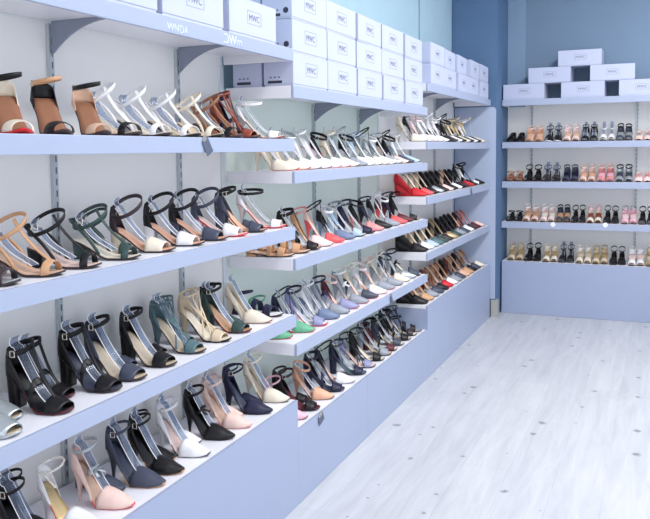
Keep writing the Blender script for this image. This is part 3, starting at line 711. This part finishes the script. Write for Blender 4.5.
left_row(('far bay', 'lowest shelf'), -.486, [(3.60+i*.0985, code, c, ins, ex) for i, (code, c, ins, ex) in enumerate([
    ('wpump', 'black', 'black', {}), ('court', 'white', 'beige', dict(heel='beige')), ('court', 'pale blue', 'beige', {}), ('court', 'teal', 'cream', dict(heel='green')), ('court', 'green', 'beige', {}), ('court', 'dark brown', 'black', {}), ('court', 'gold', 'gold', {}),
    ('court', 'green', 'black', {}), ('court', 'grey', 'black', {}), ('court', 'slate', 'black', {}), ('court', 'white', 'nude', dict(heel='black')), ('court', 'dark brown', 'black', {}), ('court', 'maroon', 'rose', {}), ('court', 'blush', 'rose', {})])], gapmin=9, base_rz=.2, size=1.13)
left_row(('far bay', 'plinth'), -.737, [(3.60+i*.0985, code, c, ins, ex) for i, (code, c, ins, ex) in enumerate([
    ('wpump', 'black', 'dark brown', {}), ('court', 'tan', 'nude', {}), ('court', 'grey', 'tan', {}), ('court', 'slate', 'nude', {}), ('court', 'black', 'rust', dict(heel='maroon')), ('court', 'red', 'nude', dict(heel='tan')), ('court', 'white', 'peach', dict(heel='tan')),
    ('court', 'grey', 'tan', {}), ('court', 'slate', 'black', {}), ('court', 'peach', 'tan', dict(heel='rust')), ('court', 'tan', 'peach', {}), ('court', 'black', 'black', {}), ('court', 'slate', 'nude', {}), ('court', 'cream', 'tan', {})])], gapmin=9, base_rz=.2, size=1.13)
# ---- end wall: pairs, toes to the room
def pair_row(row, z, items):
    for i, (px, code, c, ins, ex) in enumerate(items):
        x = -.9715+(px-500)*.006065
        gap = min(abs(px-q[0]) for q in items if q[0] != px)*.006065*D
        sy = min(1.02, gap*.5/.0765); sz = .86
        for s in (-1, 1):
            t = shoe(row, code, c, ins, W(x+s*.0765*sy/2/D, RY+.03+(.014 if s > 0 else 0), z), -PI/2+s*.02, size=sz, **ex)
            t.scale.y = sy; t.scale.z *= 1.18
pair_row(('end wall', 'top shelf'), .040, [
    (513.5, 'ballet', 'black', 'black', dict(trim='black')), (533, 'high', 'peach', 'nude', dict(strap='blush')), (552.5, 'loop', 'black', 'black', dict(sole='white', clear=True)), (571, 'high', 'pale pink', 'nude', {}), (589, 'high', 'black', 'silver', dict(clear=True)),
    (606.5, 'loop', 'white', 'cream', dict(clear=True)), (623, 'high', 'slate', 'silver', dict(strap='black')), (641, 'ballet', 'blush', 'brown', dict(trim='grey')), (658, 'loop', 'black', 'black', {})])
pair_row(('end wall', 'middle shelf'), -.2157, [
    (512, 'flat', 'rust', 'tan', dict(strap='tan')), (531.5, 'loop', 'black', 'black', {}), (551, 'loop', 'dark brown', 'slate', dict(strap='slate', clear=True)), (570.5, 'high', 'slate', 'navy', {}), (587.5, 'high', 'blush', 'peach', {}),
    (605.5, 'high', 'rose', 'pink', dict(strap='blush')), (623.5, 'high', 'silver', 'slate', dict(strap='black')), (641.5, 'ballet', 'pale pink', 'pink', dict(trim='rose')), (659, 'loop', 'black', 'black', {})])
pair_row(('end wall', 'lowest shelf'), -.478, [
    (512.5, 'flat', 'black', 'black', {}), (530, 'high', 'blush', 'tan', dict(strap='white')), (547.5, 'high', 'pale pink', 'cream', dict(strap='white')), (563.5, 'high', 'slate', 'tan', dict(strap='black')), (579, 'loop', 'black', 'slate', {}),
    (595, 'high', 'cream', 'rust', dict(strap='pink')), (611.5, 'loop', 'black', 'slate', dict(strap='slate')), (629, 'high', 'pink', 'pale pink', dict(strap='silver')), (645.5, 'loop', 'black', 'silver', {})])
pair_row(('end wall', 'plinth'), -.737, [
    (514.5, 'high', 'beige', 'gold', {}), (532.5, 'loop', 'black', 'black', {}), (551, 'high', 'cream', 'gold', dict(strap='cream')), (567.5, 'loop', 'black', 'grey', dict(clear=True)), (585, 'high', 'cream', 'beige', dict(strap='white')),
    (601.5, 'high', 'beige', 'gold', dict(strap='gold')), (618.5, 'loop', 'black', 'slate', dict(strap='slate')), (636.5, 'high', 'white', 'blush', {}), (653.5, 'high', 'gold', 'beige', {})])

# ---- labels that single each shoe out
ORD = ['first', 'second', 'third', 'fourth', 'fifth', 'sixth', 'seventh', 'eighth']
for (bay, lev), lst in ROWS.items():
    lst.sort(key=lambda e: e[0].location.y if bay != 'end wall' else e[0].location.x)
    where = f'{bay} {lev}'
    looks = [e[1] for e in lst]
    pl = lambda w: w.replace('pump with', 'pumps with').replace('shoe with', 'shoes with') if ' with ' in w else w+'s'
    for i, e in enumerate(lst):
        n = looks.count(e[1])
        if n == 1: lab = f'{e[1]}, the only one on the {where}'
        else:
            k = looks[:i].count(e[1])
            if n == 2: lab = f'{["left", "right"][k]} one of two {pl(e[1])}, {where}'
            else: lab = f'{ORD[k]} from left of {["", "", "", "three", "four", "five", "six", "seven", "eight"][n]} {pl(e[1])}, {where}'
        tag(e[0], lab, 'shoe', f'shoes on the {where}')

# ------------------------------------------------------------------ tags and stickers on the shelf edges
def card(name, label, cat, p, w, h, rz, tilt, m, roll=0.):
    bm = bmesh.new(); bx(bm, (-w/2, -.0006, -h), (w/2, .0006, 0)); 
    t = link(name, None); t.location = p; t.rotation_euler = (tilt, roll, rz); t.empty_display_size = .02
    tag(t, label, cat)
    link('card', mesh('card', bm, [m]), t)
    bm = bmesh.new(); bx(bm, (-w*.3, -.0012, -.006), (w*.3, .0016, .008)); link('clip', mesh('clip', bm, [M_BUCK]), t)
    return t
card('price_tag', 'dark tag hanging askew from the edge of the front bay top shoe shelf', 'tag', W(FX, 1.60, .030)+Vector((.0015, 0, 0)), .035, .05, PI/2, -.1, M_CARD, -.5)
card('price_tag', 'dark tag clipped to the end of the middle bay lowest shoe shelf edge', 'tag', W(FX, 2.98, -.588)+Vector((.0015, 0, 0)), .03, .05, PI/2, -.1, M_CARD, -.3)
card('price_tag', 'small dark tag on the far bay middle shoe shelf edge', 'tag', W(FX, 4.42, -.226)+Vector((.0015, 0, 0)), .03, .045, PI/2, -.1, M_CARD, -.3)
card('price_tag', 'grey glossy tag on the left end of the middle bay plinth edge', 'tag', W(FX, 2.262, -.852)+Vector((.0015, 0, 0)), .05, .035, PI/2, -.1, M_CARD, -.3)
for px, z, lab in ((555, -.488, 'round white sticker on the left part of the lowest end wall shelf edge'), (607, -.482, 'round white sticker on the right part of the lowest end wall shelf edge')):
    x = -.9715+(px-500)*.006065
    bm = bmesh.new(); bmesh.ops.create_cone(bm, cap_ends=True, segments=24, radius1=.019, radius2=.019, depth=.0012)
    o = link('sticker', mesh('sticker', bm, [M_STICK])); o.rotation_euler = (PI/2, 0, 0); o.location = W(x, RY, z)+Vector((0, -.0008, 0))
    tag(o, lab, 'sticker')

# ------------------------------------------------------------------ light
def lamp(x, y, sx, sy, e):
    t = thing('ceiling_light', f'white ceiling light panel {"over the far end of" if y > 4 else "over"} the aisle', 'light', (x, y, CZ), 0, 'ceiling light panels')
    box_obj('housing', (-sx/2-.02, -sy/2-.02, -.03), (sx/2+.02, sy/2+.02, -.001), M_CEIL, t)
    l = bpy.data.lights.new('panel_light', 'AREA'); l.shape = 'RECTANGLE'; l.size = sx; l.size_y = sy; l.energy = e; l.color = (1., .985, .97)
    o = bpy.data.objects.new('panel_light', l); COL.objects.link(o); o.parent = t; o.location = (0, 0, -.035)
for y, e in ((.5, 9), (2.2, 42), (3.7, 50), (5.2, 34)): lamp(.25, y, .5, 1.1, e)
w = bpy.data.worlds.new('frontal_fill'); S.world = w; w.use_nodes = True  # even background added as soft fill from the unseen open side behind the camera
bg = w.node_tree.nodes['Background']; bg.inputs['Color'].default_value = (.96, .97, 1, 1); bg.inputs['Strength'].default_value = 2.3

# ------------------------------------------------------------------ camera
yaw, pit, rol = -4.14076997e-01, 7.55719692e-02, -1.08206887e-02
cy, sy, cp, sp = math.cos(yaw), math.sin(yaw), math.cos(pit), math.sin(pit)
F = Vector((sy*cp, cy*cp, -sp)); r0 = Vector((cy, -sy, 0)); u0 = r0.cross(F)
R = r0*math.cos(rol)+u0*math.sin(rol); U = -r0*math.sin(rol)+u0*math.cos(rol)
cam = bpy.data.cameras.new('camera'); co = bpy.data.objects.new('camera', cam); COL.objects.link(co)
Mx = Matrix((R, U, -F)).transposed().to_4x4(); Mx.translation = (0, 0, EYE*D); co.matrix_world = Mx
cam.sensor_width = 36; cam.lens = 783.0/650*36; cam.shift_x = (325-319.3)/650; cam.shift_y = -(259.5-209.7)/650
cam.clip_start = .02; cam.clip_end = 60
S.camera = co
v = S.view_settings; v.view_transform = 'Standard'; v.look = 'None'; v.gamma = 1; v.use_curve_mapping = False; v.exposure = -.08
